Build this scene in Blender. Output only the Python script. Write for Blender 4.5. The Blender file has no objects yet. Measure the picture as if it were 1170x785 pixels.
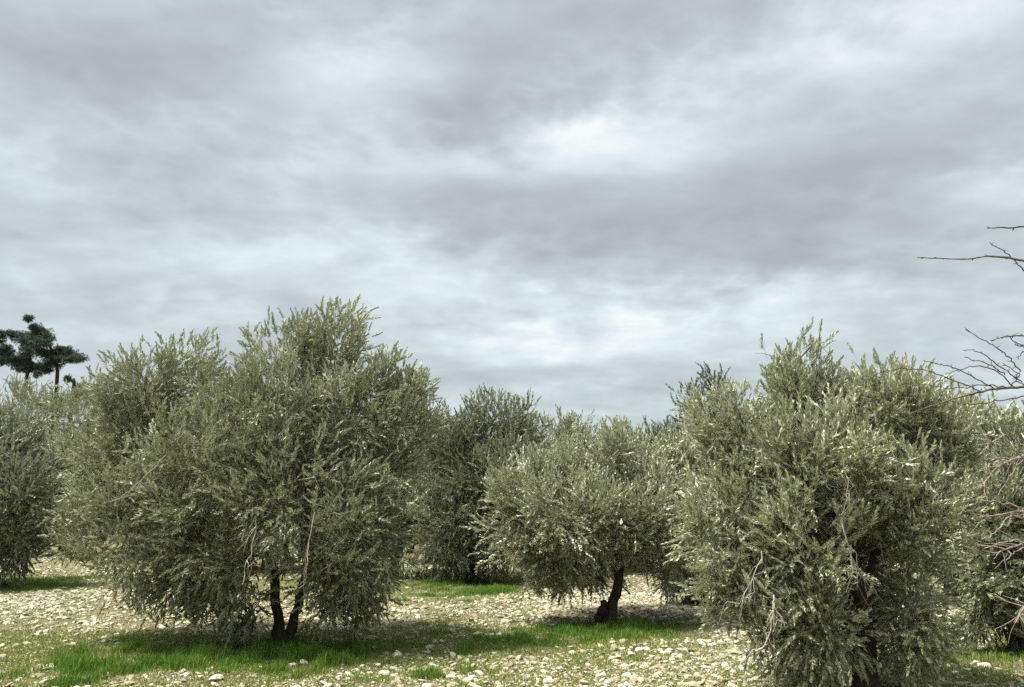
import bpy, math
import numpy as np
from mathutils import Vector

rng = np.random.default_rng(11)
S = bpy.context.scene
COL = S.collection

# ------------------------------------------------------------------ camera
W, H, F = 1170.0, 785.0, 920.0
EYE, HZ = 1.65, 590.0
PITCH = math.atan((HZ - H / 2) / F)
FWD = np.array([0, math.cos(PITCH), math.sin(PITCH)])
UPV = np.array([0, -math.sin(PITCH), math.cos(PITCH)])


def ray(px, py):
    return FWD + np.array([1.0, 0, 0]) * ((px - W / 2) / F) + UPV * ((H / 2 - py) / F)


def at(px, py, d):
    """world point seen at photo pixel (px, py) at ground distance d"""
    r = ray(px, py)
    return r * (d / r[1]) + np.array([0, 0, EYE])


def ground(px, py):
    r = ray(px, py)
    return r * (-EYE / r[2]) + np.array([0, 0, EYE])


cam_d = bpy.data.cameras.new('camera')
cam = bpy.data.objects.new('camera', cam_d)
COL.objects.link(cam)
cam.location = (0, 0, EYE)
cam.rotation_euler = (math.pi / 2 + PITCH, 0, 0)
cam_d.sensor_width = 36
cam_d.lens = 36 * F / W
cam_d.clip_start = 0.05
cam_d.clip_end = 5000
S.camera = cam


# ------------------------------------------------------------------ node helpers
class NT:
    def __init__(self, tree):
        self.t = tree
        self.n = tree.nodes
        self.l = tree.links

    def new(self, kind, **kw):
        n = self.n.new(kind)
        for k, v in kw.items():
            setattr(n, k, v)
        return n

    def put(self, sock, v):
        if hasattr(v, 'is_output'):
            self.l.new(v, sock)
        elif v is not None:
            if hasattr(sock, 'default_value') and hasattr(sock.default_value, '__len__') and not hasattr(v, '__len__'):
                sock.default_value = [v] * len(sock.default_value)
            elif hasattr(v, '__len__') and len(v) == 3 and hasattr(sock.default_value, '__len__') and len(sock.default_value) == 4:
                sock.default_value = (*v, 1)
            else:
                sock.default_value = v

    def math(self, op, a, b=None, c=None, clamp=False):
        n = self.new('ShaderNodeMath', operation=op, use_clamp=clamp)
        self.put(n.inputs[0], a)
        if b is not None:
            self.put(n.inputs[1], b)
        if c is not None:
            self.put(n.inputs[2], c)
        return n.outputs[0]

    def vec(self, op, a, b=None):
        n = self.new('ShaderNodeVectorMath', operation=op)
        self.put(n.inputs[0], a)
        if b is not None:
            self.put(n.inputs[1], b)
        return n.outputs['Value'] if op in ('LENGTH', 'DOT_PRODUCT') else n.outputs[0]

    def mix(self, f, a, b, mode='MIX'):
        n = self.new('ShaderNodeMix', data_type='RGBA', blend_type=mode)
        self.put(n.inputs[0], f)
        self.put(n.inputs[6], a)
        self.put(n.inputs[7], b)
        return n.outputs[2]

    def noise(self, vec, scale, detail=4, rough=0.55, dist=0.0):
        n = self.new('ShaderNodeTexNoise')
        if vec is not None:
            self.put(n.inputs['Vector'], vec)
        n.inputs['Scale'].default_value = scale
        n.inputs['Detail'].default_value = detail
        n.inputs['Roughness'].default_value = rough
        n.inputs['Distortion'].default_value = dist
        return n.outputs['Fac']

    def ramp(self, f, stops):
        n = self.new('ShaderNodeValToRGB')
        self.put(n.inputs[0], f)
        e = n.color_ramp.elements
        while len(e) < len(stops):
            e.new(0.5)
        for el, (p, c) in zip(e, stops):
            el.position = p
            el.color = (*c, 1) if hasattr(c, '__len__') else (c, c, c, 1)
        return n.outputs[0]

    def smooth(self, f, lo, hi, a=0.0, b=1.0):
        n = self.new('ShaderNodeMapRange', interpolation_type='SMOOTHSTEP')
        self.put(n.inputs['Value'], f)
        n.inputs['From Min'].default_value = lo
        n.inputs['From Max'].default_value = hi
        n.inputs['To Min'].default_value = a
        n.inputs['To Max'].default_value = b
        return n.outputs[0]

    def attr(self, name):
        n = self.new('ShaderNodeAttribute', attribute_name=name)
        return n.outputs['Fac']


def material(name):
    m = bpy.data.materials.new(name)
    m.use_nodes = True
    nt = NT(m.node_tree)
    nt.n.clear()
    out = nt.new('ShaderNodeOutputMaterial')
    return m, nt, out


def principled(nt, out, color, rough=0.8, spec=0.3, bump=None, bump_d=0.01, bump_s=0.6):
    p = nt.new('ShaderNodeBsdfPrincipled')
    nt.put(p.inputs['Base Color'], color)
    nt.put(p.inputs['Roughness'], rough)
    p.inputs['Specular IOR Level'].default_value = spec
    if bump is not None:
        b = nt.new('ShaderNodeBump')
        b.inputs['Strength'].default_value = bump_s
        b.inputs['Distance'].default_value = bump_d
        nt.put(b.inputs['Height'], bump)
        nt.l.new(b.outputs[0], p.inputs['Normal'])
    if out is not None:
        nt.l.new(p.outputs[0], out.inputs[0])
    return p


def leaf_material(name, top_a, top_b, under_a, under_b, transl=0.16, rough=0.46, spec=0.32, old=True):
    """two-sided leaf: darker waxy upper face, felted silver underside"""
    m, nt, out = material(name)
    t = nt.attr('tint')
    top = nt.mix(t, top_a, top_b)
    und = nt.mix(t, under_a, under_b)
    g = nt.new('ShaderNodeNewGeometry')
    c = nt.mix(g.outputs['Backfacing'], top, und)
    isl = g.outputs['Random Per Island']
    if old:
        c = nt.mix(nt.math('GREATER_THAN', isl, .972), c, (0.30, 0.235, 0.085))       # the odd yellowing leaf
    c = nt.mix(nt.math('MULTIPLY', nt.math('LESS_THAN', isl, .25), .35), c, top_a)
    p = principled(nt, None, c, rough, spec)
    r = nt.math('MULTIPLY_ADD', g.outputs['Backfacing'], 0.35, rough)
    nt.put(p.inputs['Roughness'], r)
    tr = nt.new('ShaderNodeBsdfTranslucent')
    nt.put(tr.inputs[0], nt.mix(0.5, top, (0.22, 0.23, 0.09), 'MIX'))
    mx = nt.new('ShaderNodeMixShader')
    mx.inputs[0].default_value = transl
    nt.l.new(p.outputs[0], mx.inputs[1])
    nt.l.new(tr.outputs[0], mx.inputs[2])
    nt.l.new(mx.outputs[0], out.inputs[0])
    return m


def bark_material(name, dark, light, scale=14.0):
    m, nt, out = material(name)
    tc = nt.new('ShaderNodeTexCoord').outputs['Object']
    sc = nt.vec('MULTIPLY', tc, (1.0, 1.0, 0.28))
    n1 = nt.noise(sc, scale, 6, 0.65, 0.6)
    n2 = nt.noise(tc, 3.0, 3)
    f = nt.math('ADD', nt.math('MULTIPLY', n1, 0.7), nt.math('MULTIPLY', n2, 0.3))
    c = nt.ramp(f, [(0.36, dark), (0.66, light)])
    principled(nt, out, c, 0.9, 0.15, n1, 0.02, 0.9)
    return m


M_LEAF = leaf_material('olive_leaf', (0.122, 0.144, 0.066), (0.235, 0.258, 0.148), (0.48, 0.50, 0.355), (0.64, 0.655, 0.515))
M_LEAF_PALE = leaf_material('olive_leaf_pale', (0.152, 0.172, 0.084), (0.280, 0.300, 0.178), (0.54, 0.555, 0.405), (0.70, 0.71, 0.57))
M_LEAF_FAR = leaf_material('olive_leaf_grey', (0.122, 0.145, 0.070), (0.230, 0.253, 0.145), (0.47, 0.488, 0.355), (0.62, 0.635, 0.49))
M_LEAF_SHADED = leaf_material('olive_leaf_shaded', (0.078, 0.097, 0.048), (0.155, 0.175, 0.098), (0.36, 0.38, 0.275), (0.52, 0.535, 0.42))  # darker copy of the olive leaf: shade of two crowns put into the colour
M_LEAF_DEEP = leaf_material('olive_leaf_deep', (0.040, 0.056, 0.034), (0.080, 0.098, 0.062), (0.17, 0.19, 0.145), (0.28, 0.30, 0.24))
M_TWIG = bark_material('olive_twig', (0.10, 0.085, 0.055), (0.30, 0.26, 0.19), 30)
M_DEAD = bark_material('dead_twig', (0.26, 0.235, 0.19), (0.50, 0.46, 0.38), 30)
M_BARK = bark_material('olive_bark', (0.022, 0.017, 0.013), (0.085, 0.068, 0.052), 11)
M_BARE = bark_material('bare_bark', (0.06, 0.050, 0.046), (0.19, 0.155, 0.14), 40)
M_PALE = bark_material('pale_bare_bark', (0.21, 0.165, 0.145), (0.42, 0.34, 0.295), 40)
M_BURR = bark_material('red_brown_wood', (0.022, 0.014, 0.011), (0.10, 0.062, 0.045), 16)
M_NEEDLE = leaf_material('pine_needle', (0.034, 0.056, 0.044), (0.080, 0.105, 0.078), (0.034, 0.056, 0.044), (0.080, 0.105, 0.078), 0.1, 0.6, 0.2, False)  # needle colour lightened and blued to carry the distance haze
M_PINEBARK = bark_material('pine_bark', (0.020, 0.016, 0.014), (0.055, 0.045, 0.038), 8)
M_CYPRESS = leaf_material('cypress_leaf', (0.012, 0.022, 0.012), (0.03, 0.045, 0.022), (0.012, 0.022, 0.012), (0.03, 0.045, 0.022), 0.08, 0.7, 0.15, False)


# ------------------------------------------------------------------ mesh helpers
class MB:
    """collects vertices and faces (numpy) and links them as one mesh object"""

    def __init__(self):
        self.v, self.f, self.t, self.m, self.nv = [], [], [], [], 0
        self.sm = []

    def add(self, v, faces, tint=0.5, mat=0, smooth=False):
        v = np.asarray(v, dtype=np.float64).reshape(-1, 3)
        faces = np.asarray(faces, dtype=np.int64)
        nf = len(faces)
        self.v.append(v)
        self.f.append(faces + self.nv)
        self.t.append(np.broadcast_to(np.asarray(tint, dtype=np.float32), (nf,)).copy())
        self.m.append(np.full(nf, mat, dtype=np.int32))
        self.sm.append(np.full(nf, smooth, dtype=bool))
        self.nv += len(v)

    def build(self, name, mats, parent=None, origin=(0, 0, 0)):
        me = bpy.data.meshes.new(name)
        v = np.concatenate(self.v) - np.asarray(origin, dtype=np.float64)
        me.vertices.add(len(v))
        me.vertices.foreach_set('co', v.astype(np.float32).ravel())
        sizes = np.concatenate([np.full(len(f), f.shape[1], dtype=np.int32) for f in self.f])
        loops = np.concatenate([f.ravel() for f in self.f]).astype(np.int32)
        me.loops.add(len(loops))
        me.loops.foreach_set('vertex_index', loops)
        me.polygons.add(len(sizes))
        starts = np.concatenate([[0], np.cumsum(sizes)[:-1]]).astype(np.int32)
        me.polygons.foreach_set('loop_start', starts)
        me.polygons.foreach_set('material_index', np.concatenate(self.m))
        me.polygons.foreach_set('use_smooth', np.concatenate(self.sm))
        me.update(calc_edges=True)
        a = me.attributes.new('tint', 'FLOAT', 'FACE')
        a.data.foreach_set('value', np.concatenate(self.t))
        for m in (mats if isinstance(mats, (list, tuple)) else [mats]):
            me.materials.append(m)
        me.validate()
        o = bpy.data.objects.new(name, me)
        COL.objects.link(o)
        if parent is not None:
            o.parent = parent
        else:
            o.location = origin
        return o


def unit(v):
    v = np.asarray(v, dtype=np.float64)
    return v / np.maximum(np.linalg.norm(v, axis=-1, keepdims=True), 1e-9)


def tube(mb, pts, radii, sides=8, mat=0, rough=0.0, tint=0.5, cap=True):
    """tapered tube along a polyline; rough = gnarled irregularity"""
    pts = np.asarray(pts, dtype=np.float64)
    n = len(pts)
    tan = np.gradient(pts, axis=0)
    tan = unit(tan)
    ref = np.array([0.31, 0.83, 0.12])
    rings = []
    ph = rng.uniform(0, 6.28, 3)
    for i in range(n):
        a = unit(np.cross(tan[i], ref))
        b = np.cross(tan[i], a)
        th = np.linspace(0, 2 * np.pi, sides, endpoint=False)
        rr = radii[i] * (1 + rough * (0.6 * np.sin(2 * th + ph[0] + i * 0.35) + 0.5 * np.sin(3 * th + ph[1] - i * 0.5) + rng.normal(0, 0.25, sides)))
        rings.append(pts[i] + np.outer(np.cos(th) * rr, a) + np.outer(np.sin(th) * rr, b))
    v = np.concatenate(rings)
    faces = []
    for i in range(n - 1):
        for j in range(sides):
            k = (j + 1) % sides
            faces.append((i * sides + j, i * sides + k, (i + 1) * sides + k, (i + 1) * sides + j))
    mb.add(v, faces, tint, mat, True)
    if cap:
        c0 = np.concatenate([rings[-1], [pts[-1] + tan[-1] * radii[-1]]])
        mb.add(c0, [(j, (j + 1) % sides, sides) for j in range(sides)], tint, mat, True)


def curve(ctrl, n=12, wob=0.0):
    """Catmull-Rom through control points, with a little wander"""
    c = np.asarray(ctrl, dtype=np.float64)
    p = np.vstack([2 * c[0] - c[1], c, 2 * c[-1] - c[-2]])
    seg = len(c) - 1
    out = []
    for s in np.linspace(0, seg - 1e-6, n):
        i = int(s)
        t = s - i
        p0, p1, p2, p3 = p[i], p[i + 1], p[i + 2], p[i + 3]
        out.append(0.5 * (2 * p1 + (p2 - p0) * t + (2 * p0 - 5 * p1 + 4 * p2 - p3) * t * t + (3 * p1 - p0 - 3 * p2 + p3) * t ** 3))
    out = np.array(out)
    if wob:
        out[1:-1] += rng.normal(0, wob, (n - 2, 3))
    return out


def empty(name, loc):
    o = bpy.data.objects.new(name, None)
    COL.objects.link(o)
    o.location = loc
    o.empty_display_size = 0.2
    return o


def tag(o, label=None, cat=None, group=None, kind=None):
    if label:
        o['label'] = label
    if cat:
        o['category'] = cat
    if group:
        o['group'] = group
    if kind:
        o['kind'] = kind
    return o


# ------------------------------------------------------------------ olive shoots
def shoot_template(nl, leaf, wid, bend):
    """one shoot of unit length 1 along +Z with opposite leaves; face winding: upper face towards the tip"""
    vs = []
    for i in range(nl):
        pair = i // 2
        npair = (nl + 1) // 2
        t = 0.10 + 0.88 * pair / max(1, npair - 1)
        ang = (i % 2) * math.pi + pair * math.pi / 2 + rng.normal(0, 0.35)
        open_ = math.radians(rng.uniform(20, 52) * (1 - 0.6 * t))
        r = np.array([math.cos(ang), math.sin(ang), 0])
        z = np.array([0, 0, 1.0])
        l = math.cos(open_) * z + math.sin(open_) * r
        w = np.cross(z, r)
        w = unit(w + rng.normal(0, 0.35, 3))
        w = unit(w - l * np.dot(w, l))
        nrm = np.cross(l, w)
        L = leaf * rng.uniform(0.75, 1.15) * (1.0 - 0.35 * t * t)
        ww = wid * L / leaf * rng.uniform(0.8, 1.2)
        b = np.array([bend * t * t, 0, t])
        vs += [b, b + l * L * 0.5 + w * ww * 0.5 + nrm * 0.012, b + l * L + nrm * rng.normal(0, 0.02), b + l * L * 0.5 - w * ww * 0.5 + nrm * 0.012]
    for w in (np.array([1.0, 0, 0]), np.array([0, 1.0, 0])):      # the stem
        w = w * .008
        m_ = np.array([bend * .25, 0, .5])
        vs += [np.array([0, 0, -.45]) - w, np.array([0, 0, -.45]) + w, m_ + w, m_ - w]
        vs += [m_ - w, m_ + w, np.array([bend, 0, 1]) + w * .5, np.array([bend, 0, 1]) - w * .5]
    v = np.array(vs)
    q = np.arange(len(v)).reshape(-1, 4)
    # make the winding agree with the upper side (towards the shoot tip)
    a, b_, c = v[q[:, 0]], v[q[:, 1]], v[q[:, 2]]
    n = np.cross(b_ - a, c - a)
    flip = n[:, 2] < 0
    q[flip] = q[flip][:, [0, 3, 2, 1]]
    return v, q


def frames(d, roll):
    d = unit(d)
    ref = np.where(np.abs(d[:, 2:3]) < 0.9, np.array([[0, 0, 1.0]]), np.array([[1.0, 0, 0]]))
    x = unit(np.cross(ref, d))
    y = np.cross(d, x)
    c, s = np.cos(roll)[:, None], np.sin(roll)[:, None]
    return x * c + y * s, -x * s + y * c, d


def place(mb, templates, pos, dirs, scale, tint, mat=0, tint_jit=0.12, turn=None):
    n = len(pos)
    which = rng.integers(0, len(templates), n)
    X, Y, Z = frames(dirs, rng.uniform(0, 6.283, n))
    for k, (tv, tq) in enumerate(templates):
        s = np.nonzero(which == k)[0]
        if not len(s):
            continue
        v = (tv[None, :, 0:1] * X[s][:, None, :] + tv[None, :, 1:2] * Y[s][:, None, :] + tv[None, :, 2:3] * Z[s][:, None, :])
        v = v * scale[s][:, None, None] + pos[s][:, None, :]
        f = tq[None] + (np.arange(len(s)) * len(tv))[:, None, None]
        if turn is not None:      # leaf stalks twist until the upper face looks up, except where wind lifts the shoots
            nz = np.cross(v[:, tq[:, 1]] - v[:, tq[:, 0]], v[:, tq[:, 2]] - v[:, tq[:, 0]])[..., 2]
            fl = (nz < 0) & (rng.random(nz.shape) < turn[s][:, None])
            f[fl] = f[fl][:, [0, 3, 2, 1]]
        t = np.clip(np.repeat(tint[s], len(tq)) + rng.normal(0, tint_jit, len(s) * len(tq)), 0, 1)
        mb.add(v.reshape(-1, 3), f.reshape(-1, tq.shape[1]), t, mat)


SHOOT = [shoot_template(18, 0.39, 0.125, b) for b in (0, 0.08, 0.16, 0.24, 0.1, 0.3)]
SHOOT_MID = [shoot_template(16, 0.34, 0.135, b) for b in (0, 0.1, 0.2, 0.3)]
SHOOT_FAR = [shoot_template(14, 0.34, 0.16, b) for b in (0, 0.1, 0.2)]


def crown(mb, lobes, n_clump, n_shoot, L, templates, clump_r=0.22, fork=None, twigs=True, up_bias=1.0, low_z=0.25,
          top_z=3.5, lean=(0.10, 0.0), tone=0.5, sprout=0.06, inner=0.28, holes=()):
    """leaf shoots grouped on branchlets, on and in a set of ellipsoids (centre, radii); world coordinates"""
    C = np.array([l[0] for l in lobes])
    R = np.array([l[1] for l in lobes])
    w = (R[:, 0] * R[:, 1] + R[:, 1] * R[:, 2] + R[:, 0] * R[:, 2])
    w = w / w.sum()
    cp, cn = [], []
    while len(cp) < n_clump:
        i = rng.choice(len(lobes), p=w)
        u = unit(rng.normal(0, 1, 3))
        rad = 1.0 - abs(rng.normal(0, inner)) if rng.random() < 0.85 else rng.uniform(0.2, 1)
        if rad < 0.1:
            continue
        p = C[i] + u * R[i] * rad
        if p[2] < low_z:
            continue
        if any(((p[0] - h[0]) / h[3]) ** 2 + ((p[2] - h[2]) / h[4]) ** 2 < 1 and p[1] < h[1] + .15 for h in holes):
            continue
        q = np.linalg.norm((p - C) / R, axis=1)
        q[i] = 9
        if q.min() < 0.62 and rng.random() < 0.85:
            continue
        cp.append(p)
        cn.append(unit(u / R[i]))
    cp, cn = np.array(cp), np.array(cn)
    hrel = np.clip((cp[:, 2] - low_z) / (top_z - low_z), 0, 1)
    # upper clumps rise, lower clumps droop
    d = cn * 0.75 + np.array([lean[0], lean[1], 0])
    d[:, 2] += up_bias * (hrel * 1.25 - 0.10 - .55 * (hrel < .16))
    d = unit(d + rng.normal(0, 0.42, d.shape))
    ctone = np.clip(tone + rng.normal(0, 0.25, len(cp)), 0, 1)
    # shoots
    idx = np.repeat(np.arange(len(cp)), n_shoot)
    n = len(idx)
    off = np.clip(rng.normal(0, 1, (n, 3)), -1.5, 1.5) * clump_r * np.array([0.75, 0.75, 0.75])
    along = rng.uniform(-0.75, 0.75, n)[:, None] * clump_r * 1.3
    pos = cp[idx] + off * 0.7 + d[idx] * along
    sd = unit(d[idx] + off / clump_r * 0.34 + rng.normal(0, 0.36, (n, 3)))
    # gravity on low shoots
    low = (1 - hrel[idx])
    sd[:, 2] -= 0.45 * low ** 2 * rng.random(n)
    sd = unit(sd)
    sc = L * rng.uniform(0.7, 1.2, n)
    keep = pos[:, 2] > low_z * 0.6
    for h in holes:
        keep &= ~((((pos[:, 0] - h[0]) / h[3]) ** 2 + ((pos[:, 2] - h[2]) / h[4]) ** 2 < .8) & (pos[:, 1] < h[1] + .1) & (rng.random(n) < .9))
    turn = np.clip(1.15 - 1.25 * hrel[idx], 0.08, 0.95)
    place(mb, templates, pos[keep], sd[keep], sc[keep], ctone[idx][keep], turn=turn[keep])
    # upright sprouts standing out of the top
    ns = int(n * sprout)
    if ns:
        cand = np.nonzero((hrel > 0.55) & (cn[:, 2] > 0.15))[0]
        if len(cand):
            s = rng.choice(cand, ns)
            p0 = cp[s] + rng.normal(0, clump_r * 0.55, (ns, 3)) + np.array([0, 0, 0.04])
            dd = unit(np.array([lean[0] * 1.2, lean[1], 1.0]) + rng.normal(0, 0.2, (ns, 3)) + cn[s] * 0.25)
            ln = L * rng.uniform(0.7, 1.0, ns)
            place(mb, templates, p0, dd, ln, np.clip(ctone[s] + 0.15, 0, 1))
            half = rng.random(ns) < 0.08
            place(mb, templates, (p0 + dd * ln[:, None] * 0.75)[half], unit(dd + rng.normal(0, 0.08, (ns, 3)))[half], ln[half] * 0.8, np.clip(ctone[s] + 0.2, 0, 1)[half])
    if twigs and fork is not None:
        for i in range(len(cp)):
            j = int(np.argmin(np.linalg.norm((cp[i] - C) / R, axis=1)))
            a = C[j] * 0.55 + cp[i] * 0.45 + rng.normal(0, 0.08, 3)
            b = cp[i] + d[i] * clump_r * 0.9
            m = (a + b) / 2 + rng.normal(0, 0.06, 3)
            tube(mb, curve([a, m, b], 5, 0.012), np.linspace(0.009, 0.0025, 5), 4, 1, 0, cap=False)
            for _ in range(3):
                e = cp[i] + rng.normal(0, clump_r * 0.8, 3)
                tube(mb, curve([m + rng.normal(0, .01, 3), (m + e) / 2 + rng.normal(0, .04, 3), e], 4, 0.01), np.linspace(0.005, 0.002, 4), 3, 1, 0, cap=False)


def lobe(px, py, d, rx, ry, rd=None):
    k = d / F * 0.93
    ry = max(ry - 6, ry * .85)
    py = py + 4
    c = at(px, py, d)
    return (c, np.array([rx * k, (rd if rd is not None else 0.9 * (rx + ry) / 2 * k), ry * k]))


def olive(label, base_px, lobes_px, trunk_px, limbs_px, n_clump, n_shoot, L, templates, trunk_r, leaf_mat, twigs=True,
          clump_r=0.22, tone=0.5, low=None, d0=None, group='olive trees of the grove', sprout=0.07, extra=None, inner=0.28, lean=(0.10, 0), holes=()):
    base = ground(*base_px)
    d = base[1]
    root = empty('olive_tree', base)
    tag(root, label, 'tree', group)
    lobes = [lobe(l[0], l[1], d + l[2], l[3], l[4], l[5] if len(l) > 5 else None) for l in lobes_px]
    topz = max(c[2] + r[2] for c, r in lobes)
    # trunk(s)
    for k, (ctrl, r0, r1) in enumerate(trunk_px):
        mb = MB()
        pts = curve([at(p[0], p[1], d + (p[2] if len(p) > 2 else 0)) for p in ctrl], 14, 0.012)
        rad = np.linspace(r0, r1, 14)
        rad[0] *= 1.9
        rad[1] *= 1.4
        rad[2] *= 1.15
        tube(mb, pts, rad, 14, 0, 0.20)
        mb.build('trunk', M_BARK, root, base)
    for ctrl, r0, r1 in limbs_px:
        mb = MB()
        c = [at(p[0], p[1], d + (p[2] if len(p) > 2 else 0)) for p in ctrl]
        tube(mb, curve(c, 12, 0.025), np.linspace(r0, r1, 12), 8, 0, 0.12)
        mb.build('limb', M_BARK, root, base)
    mb = MB()
    crown(mb, lobes, n_clump, n_shoot, L, templates, clump_r, fork=base, twigs=twigs, low_z=low if low is not None else 0.3,
          top_z=topz, tone=tone, sprout=sprout, inner=inner, lean=lean,
          holes=[(*at(h[0], h[1], d), h[2] * d / F, h[3] * d / F) for h in holes])
    mb.build('crown', [leaf_mat, M_TWIG], root, base)
    return root, base


# ------------------------------------------------------------------ near and middle olives
OL = []
# the big tree at left
A_root, A_base = olive(
    'tallest broad olive with twin trunks rising from the long grass strip at left', (319, 742),
    [(332, 402, 0.3, 42, 44), (384, 394, 0.3, 42, 44), (440, 448, 0.2, 42, 44), (402, 462, 0.0, 72, 72), (440, 505, 0.2, 50, 78), (305, 470, -0.35, 76, 76),
     (196, 442, 0.3, 62, 66), (128, 505, 0.3, 58, 72), (240, 530, -0.6, 84, 80), (340, 560, -0.7, 95, 85),
     (170, 590, -0.3, 72, 70), (415, 600, -0.4, 58, 80), (265, 622, -0.5, 70, 56), (370, 630, -0.5, 60, 52),
     (215, 660, 0.2, 50, 35), (190, 650, -.3, 52, 42), (245, 655, -.2, 46, 34), (397, 655, -.3, 42, 40), (256, 490, .3, 44, 44), (140, 630, .1, 40, 34), (275, 672, -0.4, 34, 32), (380, 668, -0.4, 32, 34), (312, 728, -.25, 12, 12), (282, 700, -.1, 24, 22), (374, 698, -.1, 26, 24), (240, 690, .3, 30, 22), (300, 706, -.15, 18, 20), (352, 704, -.15, 18, 20), (412, 690, .1, 26, 26), (460, 470, 0.3, 38, 52), (140, 445, .2, 40, 44), (110, 600, 0.5, 40, 45), (310, 520, 1.4, 120, 110), (160, 540, 1.2, 80, 90), (400, 560, 1.2, 80, 100)],
    [([(322, 745), (318, 715), (316, 690), (314, 660), (306, 615, -.1), (296, 560, -.2)], 0.08, 0.045),
     ([(328, 742, .1), (338, 700, .1), (345, 665, .15), (362, 615, .2), (372, 560, .3)], 0.062, 0.04)],
    [([(306, 620, -.1), (268, 575, -.2), (225, 535, -.1), (190, 490, .1), (172, 440, .2)], 0.055, 0.015),
     ([(268, 575, -.2), (200, 560, -.4), (140, 530, -.2)], 0.035, 0.012),
     ([(296, 560, -.2), (300, 510, -.3), (285, 460, -.3), (262, 420, -.1)], 0.045, 0.012),
     ([(372, 560, .3), (365, 500, .2), (352, 440, .2), (348, 390, .2)], 0.05, 0.012),
     ([(366, 600, .25), (405, 545, .1), (430, 480, .1), (440, 445, .1)], 0.045, 0.012),
     ([(296, 560, -.2), (325, 505, .4), (385, 450, .8), (400, 415, .7)], 0.04, 0.012),
     ([(345, 665, .15), (395, 630, -.1), (425, 600, -.3)], 0.03, 0.01)],
    900, 21, 0.172, SHOOT, 0.13, M_LEAF, low=0.30, clump_r=0.185, tone=0.5, holes=[(332, 680, 14, 34), (318, 640, 11, 24), (300, 600, 12, 26), (372, 560, 10, 22), (170, 512, 14, 8), (290, 500, 8, 16)])

# the near tree at right
B_root, B_base = olive(
    'nearest olive at right, hung with pale bare twig sprays, its foot below the picture', (986, 806),
    [(908, 416, 0.3, 24, 30), (920, 455, 0.2, 46, 45), (1005, 470, 0.2, 66, 52), (1056, 500, 0.3, 44, 58),
     (850, 500, 0.1, 56, 54), (815, 470, 0.2, 22, 18), (935, 530, -0.25, 80, 72), (830, 575, 0.0, 50, 66), (1038, 585, -0.2, 58, 74),
     (930, 620, -0.3, 84, 72), (845, 650, 0.0, 56, 55), (945, 705, -0.25, 62, 60), (1038, 690, -0.2, 46, 66),
     (885, 705, -0.1, 48, 48), (1040, 752, -0.1, 36, 34), (915, 752, -.1, 38, 32), (950, 540, 0.9, 110, 110), (975, 640, 0.8, 95, 110), (870, 600, .7, 70, 80)],
    [([(990, 812), (984, 765), (990, 720), (978, 670), (960, 620), (950, 575)], 0.105, 0.06)],
    [([(976, 665), (935, 610, .1), (890, 560, .15), (855, 505, .2)], 0.035, 0.01),
     ([(960, 620), (958, 545, .1), (935, 480, .2), (915, 410, .3)], 0.035, 0.009),
     ([(978, 670), (1020, 610, .05), (1045, 550, .1), (1055, 490, .2)], 0.035, 0.01),
     ([(988, 725), (930, 690, -.1), (870, 660, -.05)], 0.028, 0.009),
     ([(950, 575), (985, 520, 0), (1005, 465, .1)], 0.03, 0.009)],
    720, 21, 0.148, SHOOT, 0.11, M_LEAF_PALE, low=0.10, clump_r=0.155, tone=0.65, sprout=0.08, lean=(-0.05, -0.1), holes=[(982, 664, 33, 52), (990, 782, 34, 32), (972, 560, 11, 14), (1045, 650, 9, 12)])

# the small tree in the middle
C_root, C_base = olive(
    'round middle olive with a short dark leaning trunk and red brown burr', (696, 712),
    [(705, 528, 0.2, 68, 46), (612, 562, 0.1, 54, 44), (655, 590, -0.6, 62, 56), (745, 580, -0.3, 58, 60),
     (775, 535, 0.4, 42, 50), (632, 622, -0.2, 55, 48), (585, 600, 0.1, 34, 40), (768, 632, 0.1, 40, 42), (700, 600, -0.6, 60, 40),
     (690, 570, 1.0, 100, 75), (660, 650, .6, 60, 34)],
    [([(694, 714), (700, 690), (706, 665), (706, 640), (702, 615), (698, 590)], 0.090, 0.055)],
    [([(704, 630), (670, 600, -.1), (635, 575, 0), (612, 550, .1)], 0.055, 0.012),
     ([(702, 615), (712, 570, .1), (705, 520, .2)], 0.05, 0.012),
     ([(705, 635), (740, 600, -.1), (768, 560, .2)], 0.05, 0.012),
     ([(700, 605), (680, 580, .5), (690, 540, .9)], 0.04, 0.012)],
    500, 17, 0.21, SHOOT_MID, 0.12, M_LEAF_PALE, low=0.52, clump_r=0.19, tone=0.6, holes=[(703, 672, 22, 42), (640, 480, 5, 5)])
mb = MB()      # the burr on its trunk
for (px, py, r) in ((688, 699, .085), (684, 706, .07), (690, 690, .06), (693, 708, .075)):
    c = at(px, py, C_base[1] - 0.09)
    th, ph = np.meshgrid(np.linspace(0, 2 * np.pi, 12, endpoint=False), np.linspace(0.05, np.pi - 0.05, 7))
    rr = r * (1 + rng.normal(0, 0.10, th.shape))
    v = np.stack([rr * np.sin(ph) * np.cos(th), rr * np.sin(ph) * np.sin(th), rr * np.cos(ph) * 1.15], -1).reshape(-1, 3) + c
    fs = [(i * 12 + j, (i + 1) * 12 + j, (i + 1) * 12 + (j + 1) % 12, i * 12 + (j + 1) % 12) for i in range(6) for j in range(12)]
    mb.add(v, fs, 0.5, 0, True)
mb.build('burr', M_BURR, C_root, C_base)

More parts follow.
